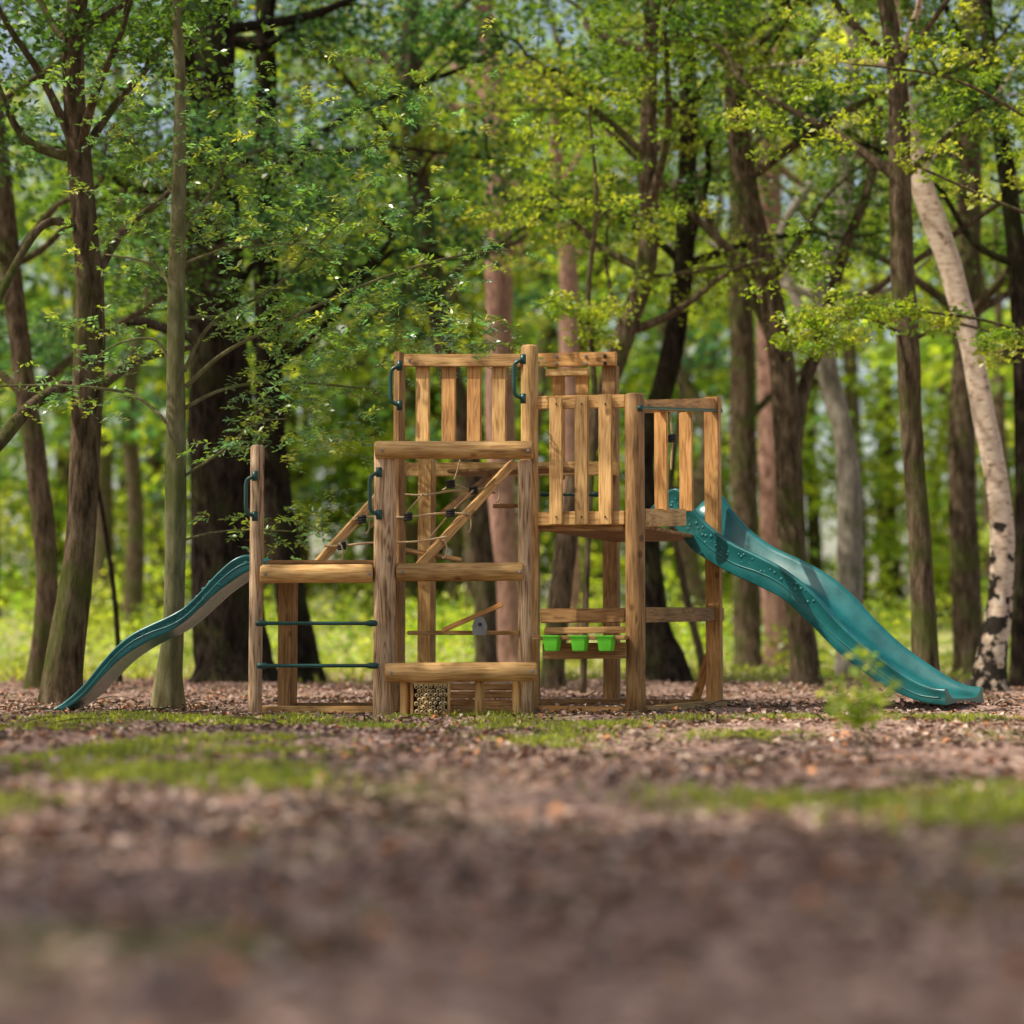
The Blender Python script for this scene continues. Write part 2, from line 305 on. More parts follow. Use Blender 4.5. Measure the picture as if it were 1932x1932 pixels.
# ================= CLIMBING FRAME =================
frame=empty('wooden_climbing_frame')
YAW=math.radians(-21.8)
def place(me,name,mat,p,q,xref,parent):
    z=(q-p).normalized(); x=(xref-z*xref.dot(z)).normalized(); y=z.cross(x)
    M=Matrix((x,y,z)).transposed().to_4x4(); M.translation=p
    me.materials.append(mat); o=bpy.data.objects.new(name,me); o.matrix_world=M
    sc.collection.objects.link(o); o.parent=parent; return o
def box(name,p,q,wx,wy,xref,mat,parent=None,bev=0.005):
    L=(q-p).length; bm=bmesh.new(); bmesh.ops.create_cube(bm,size=1)
    for v in bm.verts: v.co=Vector((v.co.x*wx,v.co.y*wy,(v.co.z+0.5)*L))
    bmesh.ops.bevel(bm,geom=bm.edges[:],offset=min(bev,wx*0.3,wy*0.3),segments=2,affect='EDGES')
    me=bpy.data.meshes.new(name); bm.to_mesh(me); bm.free()
    return place(me,name,mat,p,q,xref,parent or frame)
def log(name,p,q,r,mat,parent=None,seg=28,wob=0.03,bev=0.012,r2=None):
    L=(q-p).length; bm=bmesh.new(); rings=[]; r2=r2 or r
    zs=[0,bev]+[bev+(L-2*bev)*i/10 for i in range(1,10)]+[L-bev,L]; sd=random.random()*50
    for i,z in enumerate(zs):
        rr=(r+(r2-r)*z/L)-(bev*0.8 if i in(0,len(zs)-1) else 0)
        rings.append([bm.verts.new((rr*(1+wob*mnoise.noise(Vector((math.cos(a)*1.5+sd,math.sin(a)*1.5,z*2))))*math.cos(a),rr*(1+wob*mnoise.noise(Vector((math.cos(a)*1.5+sd,math.sin(a)*1.5,z*2))))*math.sin(a),z)) for a in [2*math.pi*k/seg for k in range(seg)]])
    for i in range(len(rings)-1):
        for k in range(seg):
            f=bm.faces.new((rings[i][k],rings[i][(k+1)%seg],rings[i+1][(k+1)%seg],rings[i+1][k])); f.smooth=True
    bm.faces.new(rings[0][::-1]); bm.faces.new(rings[-1])
    me=bpy.data.meshes.new(name); bm.to_mesh(me); bm.free()
    return place(me,name,mat,p,q,Vector((1,0.01,0.01)),parent or frame)
UX=Vector((math.cos(YAW),math.sin(YAW),0)); UY=Vector((-math.sin(YAW),math.cos(YAW),0)); UZ=Vector((0,0,1))
def Yf(px): k=(px-966)/F; return (0.32-4.8*k)/(1+0.4*k)
def Yb(px): k=(px-966)/F; return (2.292-4.8*k)/(1+0.4*k)
def Yr(px): k=(px-966)/F; return (12*k-0.8)/(0.4-k)
def rpost(name,x,w,yt,Y,mat):
    t=W(x,yt,Y); log(name,Vector((t.x,t.y,-0.03)),t,w/2/ppm(Y),mat)
def sqpost(name,x,w,yt,Y,mat,yb=None,dpt=0.09,k=0.93):
    t=W(x,yt,Y); b=Vector((t.x,t.y,-0.02)) if yb is None else Vector((t.x,t.y,W(x,yb,Y).z))
    ww=w/ppm(Y); ww=max(0.02,(ww-dpt*abs(math.sin(YAW)))/math.cos(YAW))
    return box(name,b,t,ww,dpt,UX,mat)
def board(name,x0,y0,x1,y1,h,Y0,Y1,th,mat,bev=0.005):
    p=W(x0,y0,Y0);q=W(x1,y1,Y1); return box(name,p,q,h/ppm((Y0+Y1)/2),th,UZ,mat,bev=bev)
def bolt(x,y,Y,r=0.011,mat=None):
    p=W(x,y,Y); bm=bmesh.new(); bmesh.ops.create_cone(bm,cap_ends=True,segments=12,radius1=r,radius2=r*0.7,depth=0.012)
    me=bpy.data.meshes.new('bolt'); bm.to_mesh(me); bm.free(); place(me,'bolt',mat or M_metal,p,p+Vector((-0.3,-1,0)),UZ,frame)
rpost('post_a',486,26,840,0.1,M_wea)
rpost('post_b',727,42,834,0.0,M_wea)
rpost('post_c',990,26,868,0.02,M_wea)
rpost('post_d',999,33,652,0.26,M_wood)
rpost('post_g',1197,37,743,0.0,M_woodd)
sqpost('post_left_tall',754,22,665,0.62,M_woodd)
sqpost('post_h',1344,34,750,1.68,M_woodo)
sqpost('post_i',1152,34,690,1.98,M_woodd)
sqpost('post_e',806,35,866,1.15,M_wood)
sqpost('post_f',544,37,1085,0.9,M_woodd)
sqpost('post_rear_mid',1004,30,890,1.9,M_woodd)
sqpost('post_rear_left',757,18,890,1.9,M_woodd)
log('top_log',W(708,849,-0.06),W(1006,849,-0.09),0.058,M_wood)
log('middle_log',W(492,1083,-0.02),W(704,1082,-0.02),0.06,M_wood)
log('middle_log',W(748,1080,0.02),W(988,1078,0.0),0.06,M_wood)
log('lower_log',W(727,1269,-0.16),W(1014,1267,-0.18),0.062,M_wood)
for x,y,Y in [(720,850,-0.125),(996,850,-0.15),(500,1083,-0.085),(697,1083,-0.085),(757,1080,-0.05),(980,1079,-0.07),(737,1269,-0.225),(1004,1267,-0.245)]: bolt(x,y,Y)
board('top_rail',763,680,984,680,24,Yf(763)-0.07,Yf(984)-0.07,0.03,M_wood)
for x,m in [(798,M_wood),(847,M_woodo),(895,M_woodo),(942,M_wood)]:
    sqpost('slat',x,29,690,Yf(x)-0.03,m,yb=866,dpt=0.022)
board('mid_rail',763,854,984,852,20,Yf(763)+0.0,Yf(984)+0.0,0.03,M_woodd)
for x in (772,973): bolt(x,680,Yf(x)-0.09)
board('deck_rail',748,886,1166,884,26,Yb(748)-0.15,Yb(1166)-0.1,0.04,M_wood)
board('back_top_rail',1014,680,1163,677,26,Yb(1014)-0.1,Yb(1163)-0.1,0.04,M_woodo)
board('back_block',1031,704,1111,702,14,Yb(1031)-0.16,Yb(1111)-0.16,0.05,M_wood)
for x in (1053,1099): sqpost('slat',x,27,697,Yb(x)-0.04,M_woodo,yb=905,dpt=0.022)
for x in (1049,1105): bolt(x,672,Yb(x)-0.13,0.014); bolt(x,686,Yb(x)-0.13,0.014)
for yy in (672,685): bolt(1141,yy,Yb(1141)-0.13,0.016,M_black)
board('panel_rail',1014,760,1180,757,25,Yf(1014),Yf(1180),0.035,M_wood)
board('deck_beam',1014,979,1180,977,26,Yf(1014)-0.0,Yf(1180)-0.0,0.04,M_wood)
board('deck_edge',1018,997,1178,996,11,Yf(1018)+0.05,Yf(1178)+0.05,0.05,M_woodd)
for x,t in [(1049,750),(1097,747),(1142,744)]:
    sqpost('slat',x,27,t,Yf(x)-0.045,M_wood,yb=990,dpt=0.022)
    bolt(x,762,Yf(x)-0.06,0.006,M_black); bolt(x,975,Yf(x)-0.06,0.006,M_black)
board('side_rail',1212,767,1358,762,24,Yr(1212)-0.02,Yr(1350),0.035,M_woodo)
board('side_deck_beam',1213,977,1290,976,33,Yr(1213)-0.02,Yr(1290),0.04,M_wood)
for x,b in [(1247,965),(1294,965)]:
    sqpost('slat',x,27,778,Yr(x),M_woodo,yb=b,dpt=0.03)
zd=1.24
for i in range(15):
    o0=Vector((0.12,0.3,zd))+UY*(0.06+i*0.117); o1=Vector((0.80,0.03,zd))+UY*(0.06+i*0.117)
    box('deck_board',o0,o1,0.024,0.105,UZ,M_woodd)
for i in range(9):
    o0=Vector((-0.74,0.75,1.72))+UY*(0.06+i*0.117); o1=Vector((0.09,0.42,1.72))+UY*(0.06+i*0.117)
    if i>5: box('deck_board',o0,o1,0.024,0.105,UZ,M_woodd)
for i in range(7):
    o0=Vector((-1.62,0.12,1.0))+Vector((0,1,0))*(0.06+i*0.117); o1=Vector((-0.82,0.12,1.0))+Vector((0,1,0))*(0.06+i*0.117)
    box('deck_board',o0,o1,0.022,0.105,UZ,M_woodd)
board('lower_rail',1020,1162,1180,1161,27,Yf(1020)+0.25,Yf(1180)+0.3,0.035,M_woodd)
board('lower_rail',1214,1160,1362,1159,27,Yr(1214)-0.02,Yr(1356)-0.05,0.035,M_woodd)
board('shelf',1011,1203,1184,1203,8,0.02,-0.08,0.3,M_wood)
board('shelf_front',1024,1229,1182,1227,30,0.02,-0.07,0.025,M_woodd)
board('shelf_back',1028,1190,1180,1188,12,0.3,0.2,0.03,M_wood)
def tub(x):
    Y=-0.12-(x-1000)/170*0.08; c=W(x,1199,Y); w=0.052
    bm=bmesh.new(); 
    def ring(wx,wy,z): return [bm.verts.new((sx*wx,sy*wy,z)) for sx,sy in((-1,-1),(1,-1),(1,1),(-1,1))]
    r=[ring(w*0.78,w*0.6,-0.1),ring(w,w*0.8,-0.012),ring(w*1.18,w,-0.01),ring(w*1.18,w,0.0),ring(w*0.92,w*0.75,0.0),ring(w*0.7,w*0.55,-0.09)]
    for i in range(5):
        for k in range(4): bm.faces.new((r[i][k],r[i][(k+1)%4],r[i+1][(k+1)%4],r[i+1][k]))
    bm.faces.new(r[0][::-1]); bm.faces.new(r[-1])
    bmesh.ops.bevel(bm,geom=bm.edges[:],offset=0.004,segments=2,affect='EDGES')
    me=bpy.data.meshes.new('tub'); bm.to_mesh(me); bm.free(); me.materials.append(M_lime); o=bpy.data.objects.new('plastic_tub',me); o.location=c; o.rotation_euler=(0,0,YAW); link(o,frame)
for x in (1042,1094,1144): tub(x)
p=W(1310,1325,1.9); p.z=0.0; box('brace',p,W(1338,1235,1.75),0.06,0.05,UX,M_woodo)
def gbeam(x0,x1,Y0,Y1,m=M_wood,z=0.03,h=0.045):
    p=W(x0,1345,Y0);q=W(x1,1345,Y1);p.z=z;q.z=z; box('ground_beam',p,q,h,0.07,UZ,m)
gbeam(474,705,0.2,0.2); gbeam(750,985,0.1,0.1); gbeam(1012,1178,0.3,0.05,M_woodo); gbeam(1212,1362,0.1,1.6); gbeam(560,800,0.9,1.1,M_woodd); gbeam(1000,1330,1.9,1.7,M_woodd)
def ramp_rail(x0,y0,x1,y1,w,Y0,Y1,m): 
    p=W(x0,y0,Y0);q=W(x1,y1,Y1); box('ramp_rail',p,q,w,0.055,Vector((1,-0.2,0.9)),m)
ramp_rail(586,1078,766,878,0.095,0.35,0.95,M_wood)
ramp_rail(782,1078,966,875,0.095,0.35,0.95,M_wood)
ramp_rail(838,968,925,900,0.06,1.0,1.35,M_woodd)
board('ramp_step',766,1038,872,1057,8,0.5,0.5,0.12,M_woodd)
board('rear_bar',930,955,984,954,8,1.6,1.6,0.03,M_woodd)
board('rear_bar',766,985,700,990,8,1.6,1.6,0.03,M_woodd)
board('cross_bar',768,1194,980,1194,8,0.5,0.5,0.03,M_wood)
board('tipping_arm',834,1190,948,1140,9,0.4,0.4,0.08,M_woodo)
def plate():
    c=W(905,1181,0.33); bm=bmesh.new(); pr=[(-0.045,-0.06),(0.045,-0.06),(0.05,0.0),(0.03,0.05),(0,0.065),(-0.03,0.05),(-0.05,0)]
    a=[bm.verts.new((x,-0.008,z)) for x,z in pr]; b=[bm.verts.new((x,0.008,z)) for x,z in pr]
    bm.faces.new(a); bm.faces.new(b[::-1])
    for k in range(len(pr)): bm.faces.new((a[k],b[k],b[(k+1)%len(pr)],a[(k+1)%len(pr)]))
    me=bpy.data.meshes.new('hinge_bracket'); bm.to_mesh(me); bm.free(); me.materials.append(M_metal); o=bpy.data.objects.new('hinge_bracket',me); o.location=c; link(o,frame)
plate(); bolt(905,1178,0.31,0.013,M_black)
T=Tubes()
def rope(pts,Y,r=0.007):
    q=[W(x,y,Y if not isinstance(Y,tuple) else Y[0]+(Y[1]-Y[0])*i/(len(pts)-1)) for i,(x,y) in enumerate(pts)]
    q2,_=catmull(q,[r]*len(q),6)
    base=q2; n=len(base)
    dense=[]; 
    for i in range(n-1):
        for k in range(3): dense.append(base[i].lerp(base[i+1],k/3))
    dense.append(base[-1])
    for ph in (0,math.pi):
        pp=[]; s=0
        for i,d in enumerate(dense):
            if i: s+=(dense[i]-dense[i-1]).length
            a=s*160+ph; pp.append(d+Vector((0.3*math.cos(a),0.5*math.cos(a),math.sin(a)))*r*0.5)
        T.add(pp,[r*0.75]*len(pp),sides=5,sub=1)
rope([(750,932),(800,934),(850,926),(893,925),(938,914)],(0.7,0.8),0.008)
rope([(668,981),(690,975),(765,976),(815,970),(850,968),(886,970)],(0.55,0.6),0.008)
rope([(612,1030),(645,1030),(700,1024),(780,1022),(842,1013)],(0.4,0.45),0.008)
rope([(868,868),(855,910),(835,925)],0.8); rope([(850,912),(893,925),(935,930)],0.78); rope([(800,930),(762,975),(740,1022)],0.6); rope([(893,925),(850,968),(806,1020)],0.6)
for x,y in [(936,930),(882,988),(836,1036),(690,990),(640,1043)]:
    pts=[(x+7*math.cos(a),y+17*math.sin(a)) for a in [k*math.pi/5 for k in range(-3,4)]]; rope(pts,0.38 if y>1000 else 0.6,0.006)
rope([(1264,780),(1268,830),(1266,885)],0.6,0.009)
T.make('climbing_ropes',M_rope,frame)
T=Tubes()
for x,y,Y in [(850,914,0.76),(893,926,0.76),(850,969,0.56),(683,981,0.53),(645,1031,0.4),(770,976,0.55),(1266,828,0.58)]:
    for d in (-4,0,4): T.add([W(x-8,y+d*1.2,Y),W(x+8,y+d*1.2-2,Y)],[0.011,0.011],sides=8,sub=1)
T.make('rope_clamps',M_black,frame)
T=Tubes()
def bar(x0,y0,x1,y1,Y0,Y1,r=0.012):
    p=W(x0,y0,Y0);q=W(x1,y1,Y1); d=(q-p).normalized(); L=(q-p).length
    ts=[0,0.012,0.05,0.08,L-0.08,L-0.05,L-0.012,L]; rr=[r*0.9,r*1.7,r*1.7,r,r,r*1.7,r*1.7,r*0.9]
    T.add([p+d*t for t in ts],rr,sides=14,sub=1)
bar(482,1176,712,1176,-0.06,-0.1); bar(484,1256,714,1256,-0.06,-0.1); bar(1206,770,1360,775,-0.08,Yr(1356)-0.12); bar(1018,933,1132,933,Yb(1018)-0.2,Yb(1132)-0.2)
def handle(x,yt,yb,Y,side=-1):
    pts=[(x,yt+4),(x+side*11,yt+10),(x+side*14,yt+22),(x+side*14,(yt+yb)/2),(x+side*14,yb-22),(x+side*11,yb-10),(x,yb-4)]
    T.add([W(a,b,Y) for a,b in pts],[0.013]*7,sides=12,sub=4)
    for yy in (yt+3,yb-3): T.add([W(x+3,yy-9,Y+0.01),W(x+3,yy+9,Y+0.01)],[0.02,0.02],sides=12,sub=1)
handle(478,895,977,-0.0); handle(712,888,974,-0.1); handle(751,687,768,0.5); handle(984,675,755,0.14)
T.make('grip_handles_and_rungs',M_green,frame)
hotel=empty('insect_hotel')
def hb(n,x0,y0,x1,y1,m,th=0.12): 
    p=W(x0,y0,-0.12);q=W(x1,y1,-0.12); box(n,p,q,0.018,th,Vector((1,0,0)) if abs(x1-x0)<abs(y1-y0) else UZ,m,parent=hotel)
hb('left_side',778,1350,778,1288,M_wood); hb('right_side',847,1350,847,1288,M_wood); hb('top_board',780,1290,845,1290,M_wood); hb('bottom_board',780,1347,845,1347,M_wood)
p=W(812,1345,-0.07);q=W(812,1290,-0.07); box('back_board',p,q,0.22,0.02,Vector((1,0,0)),M_woodd,parent=hotel)
T=Tubes();T2=Tubes(); row=0; y=1296
while y<1345:
    x=786+(row%2)*4.5
    while x<842:
        r=random.uniform(0.011,0.0155); Yq=-0.195+random.uniform(-0.008,0.008); c=W(x+random.uniform(-1,1),y+random.uniform(-.8,.8),Yq)
        T.add([c,c+Vector((0,0.1,0))],[r,r],sides=12,sub=1); T2.add([c+Vector((0,-0.0015,0)),c+Vector((0,0.01,0))],[r*0.55,r*0.55],sides=10,sub=1); x+=9
    y+=7.8; row+=1
T.make('bamboo_canes',M_cane,hotel); T2.make('cane_shade_discs',M_holeshade,hotel)  # solid dark discs on the cane ends paint the inner shade
sqpost('short_post',765,20,1280,-0.08,M_wood,dpt=0.06); sqpost('short_post',905,19,1280,-0.12,M_wood,dpt=0.05); sqpost('short_post',975,18,1280,-0.0,M_wood,dpt=0.05)
for i in range(3): board('low_plank',850,1296+i*15,986,1296+i*15,13,0.35,0.3,0.02,M_woodd)
# ================= SLIDES =================
def slide(name,wall_px,P0,dr,width,side,flip):
    root=empty(name); st=[]
    for x,yt,yb in wall_px:
        k=(x-966)/F
        s=0
        for _ in range(40):
            p=P0+dr*s; 
            c=W(x,yt,p.y).x; s+=(c-p.x)/dr.x*0.6
        p=P0+dr*s; st.append((s,W(x,yt,p.y).z,W(x,yb,p.y).z))
    q,_=catmull([Vector(a) for a in st],[0]*len(st),8)
    nrm=side
    V=[];Fs=[]; m=0
    for c in q:
        s,zt,zb=c; o=P0+dr*s; H=zt-zb; w=width
        fl=zb+min(0.04,H*0.35)
        prof=[(-0.010,zb),(-0.014,zb+0.008),(-0.010,zb+H*0.35),(-0.008,zt-0.03),(-0.018,zt-0.014),(-0.012,zt-0.001),(0.012,zt+0.003),(0.032,zt-0.004),(0.045,zt-0.03),(0.065,fl+0.03),(0.1,fl+0.006),(w*0.5,fl),
              (w-0.1,fl+0.006),(w-0.065,fl+0.03),(w-0.045,zt-0.03),(w-0.032,zt-0.004),(w-0.012,zt+0.003),(w+0.012,zt-0.001),(w+0.018,zt-0.014),(w+0.008,zt-0.03),(w+0.010,zb+H*0.35),(w+0.014,zb+0.008),(w+0.010,zb),
              (w-0.03,zb+0.004),(w*0.5,fl-0.012),(0.03,zb+0.004)]
        m=len(prof)
        for u,z in prof: V.append(o+nrm*u+Vector((0,0,z)))
    n=len(q)
    for i in range(n-1):
        for k in range(m): Fs.append((i*m+k,i*m+(k+1)%m,(i+1)*m+(k+1)%m,(i+1)*m+k))
    bm=bmesh.new(); vs=[bm.verts.new(v) for v in V]
    for f in Fs:
        try: bm.faces.new([vs[i] for i in f]).smooth=True
        except: pass
    bm.faces.new(vs[:m]); bm.faces.new(vs[-m:][::-1])
    bmesh.ops.recalc_face_normals(bm,faces=bm.faces[:])
    me=bpy.data.meshes.new('slide_chute'); bm.to_mesh(me); bm.free(); me.materials.append(M_slide)
    o=bpy.data.objects.new('chute',me); link(o,root)
    T=Tubes(); pts=[]
    for c in q[6:-4]:
        s,zt,zb=c; pts.append(P0+dr*s-nrm*0.010+Vector((0,0,zb+(zt-zb)*0.42+0.012*math.sin(s*9))))
    T.add(pts,[0.006]*len(pts),sides=6,sub=1); T.make('moulded_ridge',M_slide,root)
    bm=bmesh.new(); rb=random.Random(4)
    for i in range(60):
        c=q[int(rb.triangular(8,len(q)*0.72,len(q)*0.35))]; s,zt,zb=c; r=rb.uniform(0.006,0.016)
        pos=P0+dr*(s+rb.uniform(-0.05,0.05))-nrm*0.008+Vector((0,0,zb+(zt-zb)*rb.uniform(0.48,0.78)))
        g=bmesh.ops.create_icosphere(bm,subdivisions=2,radius=r)
        for v in g['verts']:
            v.co=Vector(v.co); d=v.co.dot(nrm); v.co=v.co-nrm*d*0.5; v.co+=pos
    for f in bm.faces: f.smooth=True
    me=bpy.data.meshes.new('bubbles'); bm.to_mesh(me); bm.free(); me.materials.append(M_slide); link(bpy.data.objects.new('moulded_bubbles',me),root)
    return root
th=math.radians(37)
P0=W(1255,950,1.45); P0.z=0; dr=Vector((math.cos(th),-math.sin(th),0)); sd=Vector((math.sin(th),math.cos(th),0))
slide('slide',[(1228,960,968),(1248,938,975),(1268,923,990),(1284,926,1008),(1304,955,1034),(1335,990,1056),(1380,1024,1082),(1430,1048,1105),(1480,1075,1132),(1530,1115,1178),(1580,1170,1228),(1630,1217,1268),(1680,1254,1300),(1725,1283,1320),(1760,1297,1328),(1785,1300,1331)],P0,dr,0.6,sd,1)
P0=W(500,1062,0.45); P0.z=0; th=math.radians(6); dr=Vector((-math.cos(th),math.sin(th)*0.2,0)).normalized(); sd=Vector((0.05,1,0)).normalized()
slide('slide',[(508,1062,1074),(490,1051,1072),(465,1047,1080),(440,1056,1096),(410,1082,1118),(380,1115,1145),(350,1144,1172),(320,1162,1192),(285,1178,1208),(250,1196,1228),(220,1220,1250),(190,1253,1280),(160,1290,1312),(130,1318,1334),(105,1335,1346),(82,1346,1350)],P0,dr,0.45,sd,1)
# ================= TREES =================
cM=lambda n,z0,z1,l,pal,cr=0.45,npl=110,Lf=0.085:(n,z0,z1,l,cr,npl,Lf,pal)
tree('unseen_shade_tree',[(112,1335,72),(150,1050,58),(163,800,54),(168,550,52),(150,300,46),(140,60,40)],2.2,B_oak,cM(8,4.4,6.5,1.6,G_mid,0.4,100,0.07),1,
     limbs=[[(128,725,26,0),(60,765,22,-.4),(0,835,24,-.8),(-60,900,22,-1)],[(150,430,18,0),(90,420,16,-.3),(40,480,14,-.5),(-20,600,14,-.8)],[(175,740,24,.2),(260,680,18,.6),(360,655,12,1)]])
rw_l=[[(348,700,9,0),(400,610,7,.1),(520,540,5,.2),(640,420,4,.3),(700,345,3,.3)],
 [(350,730,10,0),(420,668,8,.0),(520,615,6,-.1),(680,540,5,-.2),(830,490,4,-.2),(960,470,2,-.2)],
 [(348,770,9,0),(420,735,6,.1),(520,720,5,.1),(640,728,4,.1),(700,735,3,.1)],
 [(345,900,6,0),(420,850,5,-.1),(480,800,4,-.1),(540,790,2,-.1)],
 [(318,800,8,0),(250,745,6,.1),(130,728,5,.1),(0,728,4,.1)],
 [(318,680,6,0),(290,640,5,0),(220,650,4,0),(150,700,3,0)],
 [(342,440,15,0),(375,395,12,.1),(412,343,9,.2),(440,250,7,.2)],
 [(330,560,7,0),(290,500,5,.2),(200,480,3,.3)],
 [(345,1020,5,0),(400,1005,4,.3),(470,1000,3,.4),(560,1003,2,.4)],
 [(345,600,7,0),(440,600,5,.1),(500,630,3,.1)],[(340,500,7,0),(430,470,5,-.1),(560,460,3,-.1),(640,470,2,-.1)],
 [(338,380,8,0),(300,330,6,.2),(240,260,4,.3)]]
rw,_=tree('rowan_tree',[(318,1343,48),(328,1150,40),(331,900,37),(331,700,34),(334,500,31),(338,340,27),(340,150,22),(335,0,18)],1.3,B_smooth,None,2,ext=1.5,limbs=rw_l)
def pinnate(name,brs,Y,parent,seed,dens=26,pal=G_mid,extra=()):
    rs=np.random.RandomState(seed); cen=[];ax=[];LL=[];col=[]; T=Tubes()
    spots=[]
    for lb in brs:
        q=[W(a,b,Y+c) for a,b,_,c in lb]; q2,_=catmull(q,[0]*len(q),8); L=sum((q2[i+1]-q2[i]).length for i in range(len(q2)-1))
        for i in range(int(L*dens)):
            t=rs.uniform(0.3,1.0)*(len(q2)-1); k=min(int(t),len(q2)-2); p=q2[k].lerp(q2[k+1],t-k)
            spots.append(p+Vector(rs.normal(size=3)*np.array([0.13,0.16,0.08])))
    for (px,py,r,n) in extra:
        for i in range(n): spots.append(W(px+rs.normal()*r,py+rs.normal()*r*0.45,Y+rs.normal()*0.35))
    for p in spots:
        an=rs.rand()*6.28; d=Vector((math.cos(an),math.sin(an),-0.35+0.3*rs.normal())).normalized(); l=rs.uniform(0.12,0.2)
        sdv=d.cross(Vector((rs.normal()*0.35,rs.normal()*0.35,1))).normalized()
        T.add([p,p+d*l*0.5+Vector((0,0,0.012)),p+d*l],[0.0015]*3,sides=3,sub=1)
        c0=pal[rs.randint(len(pal))]*(0.8+0.5*rs.rand())
        for k in range(6):
            t=0.22+0.78*k/6
            for sg in (-1,1):
                cen.append(p+d*l*t+Vector((0,0,0.012*math.sin(3.1*t)))); ax.append(sdv*sg+d*0.45); LL.append(0.056*(1-0.35*abs(t-0.5))); col.append(c0)
        cen.append(p+d*l); ax.append(d); LL.append(0.05); col.append(c0)
    leaves(name,np.array([tuple(c) for c in cen]),np.array(LL),0.4,np.array(col),parent,tilt=0.4,rs=rs,axis=np.array([tuple(c) for c in ax]),curl=0.05,mat=M_gloss)
    T.make(name+'_stalks',B_smooth,parent)
pinnate('foliage',rw_l,1.3,rw,21,22,np.vstack([G_mid*1.6,G_yel*1.4,G_blue*2.2]),
  extra=[(470,420,70,60),(560,600,60,50),(640,660,70,80),(760,560,70,60),(820,640,60,60),(900,650,60,40),(690,400,80,60),(250,400,70,40),(560,740,50,40),(440,830,40,12),(620,830,45,50),(640,960,45,20),(200,600,40,20),(560,980,30,10),(500,300,120,60),(300,200,150,90),(700,200,150,80)])
tree('unseen_shade_tree',[(70,1300,44),(88,1100,42),(70,900,40),(50,750,40),(20,500,36),(-10,200,30)],7,B_oak,cM(8,3.2,8,2.8,G_mid),3)
tree('unseen_shade_tree',[(440,1292,140),(425,1120,125),(420,900,120),(410,650,115),(400,340,105),(395,60,95)],9.5,B_shade,cM(12,4.0,9.5,4.2,G_blue,0.55,110,0.1),4,sides=22)
tree('unseen_shade_tree',[(575,1290,62),(545,1100,60),(520,900,56),(505,700,50),(500,340,44),(500,80,40)],10.5,B_shade,cM(8,4.2,9,3.6,G_blue,0.5,100,0.095),5)
tree('unseen_shade_tree',[(918,1292,46),(915,1120,42),(895,900,40),(850,700,42),(822,560,38),(790,341,42),(770,150,38)],12,B_oak,cM(8,4.9,10,3.2,G_yel,0.45,100,0.095),6)
tree('unseen_shade_tree',[(1042,1300,42),(1060,1100,40),(1085,920,38),(1130,780,38),(1178,630,40),(1216,510,42),(1224,400,38),(1222,300,36),(1225,100,30)],7.5,B_oak,cM(8,4.6,8.2,2.6,G_yel,0.4,90,0.08),7,
   limbs=[[(1225,520,10,0),(1280,518,8,0),(1370,500,6,.2),(1440,460,4,.3)],[(1180,620,9,0),(1150,540,8,.3),(1145,440,6,.5),(1170,350,5,.6)],[(1216,430,12,0),(1180,390,9,.3),(1130,380,6,.4)]])
tree('unseen_shade_tree',[(1255,1292,80),(1235,1180,58),(1222,1020,50),(1215,850,44),(1260,700,40),(1290,500,36),(1300,200,34)],10,B_shade,cM(7,5.2,9,3,G_mid,0.5,90,0.095),8)
tree('unseen_shade_tree',[(1522,1285,58),(1500,1100,50),(1488,900,52),(1478,700,50),(1450,540,46),(1405,341,44),(1380,120,38)],8.5,B_oak,cM(7,4.9,9,2.8,G_mid,0.42,90,0.085),9,
   limbs=[[(1495,860,34,0),(1515,740,28,.2),(1560,600,26,.3),(1590,480,22,.4),(1640,350,18,.5),(1660,200,14,.5)],[(1480,700,22,0),(1420,560,20,.4),(1350,440,16,.6),(1310,341,14,.8)],[(1540,640,14,.2),(1660,540,13,0),(1790,450,12,-.2),(1900,375,9,-.3),(2000,330,7,-.4)]])
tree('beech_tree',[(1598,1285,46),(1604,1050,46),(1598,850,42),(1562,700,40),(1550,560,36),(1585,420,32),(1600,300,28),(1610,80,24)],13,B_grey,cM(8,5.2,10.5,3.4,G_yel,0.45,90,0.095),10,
   limbs=[[(1560,690,26,0),(1500,560,20,.3),(1470,450,18,.5),(1530,345,14,.6)]])
tree('unseen_shade_tree',[(1748,1275,50),(1735,1050,44),(1722,850,42),(1712,650,42),(1702,500,44),(1698,341,40),(1690,120,36)],5,B_oak,cM(6,5.2,8,2.2,G_mid,0.4,90,0.08),11,
   limbs=[[(1712,640,9,0),(1640,600,7,-.2),(1560,610,5,-.3),(1490,640,3,-.3)],[(1725,640,9,0),(1800,610,7,-.2),(1900,640,4,-.3)]])
tree('birch_tree',[(1868,1285,62),(1888,1120,48),(1888,960,44),(1860,800,44),(1838,680,42),(1805,540,42),(1765,420,42),(1735,330,38),(1690,120,32)],6.5,B_birch,cM(6,6.2,8.5,2.4,G_yel,0.4,90,0.075),12)
tree('unseen_shade_tree',[(1830,1280,56),(1822,1050,54),(1815,850,50),(1825,600,46),(1830,300,44)],14,B_oak,cM(8,5.0,11,3.6,G_mid,0.45,90,0.1),13)
tree('unseen_shade_tree',[(1412,1272,52),(1408,1100,52),(1402,800,48),(1395,300,44)],17,B_oak,cM(7,6,12,4,G_yel,0.5,80,0.11),14)
tree('pine_tree',[(1470,1265,56),(1462,1100,54),(1455,800,50),(1450,300,40)],20,B_red,cM(6,7,13,3.5,G_mid,0.6,80,0.11),15)
tree('pine_tree',[(958,1282,58),(952,1100,56),(946,900,54),(940,500,50),(935,200,44)],18,B_red,cM(6,7,13,3.5,G_mid,0.6,80,0.11),16)
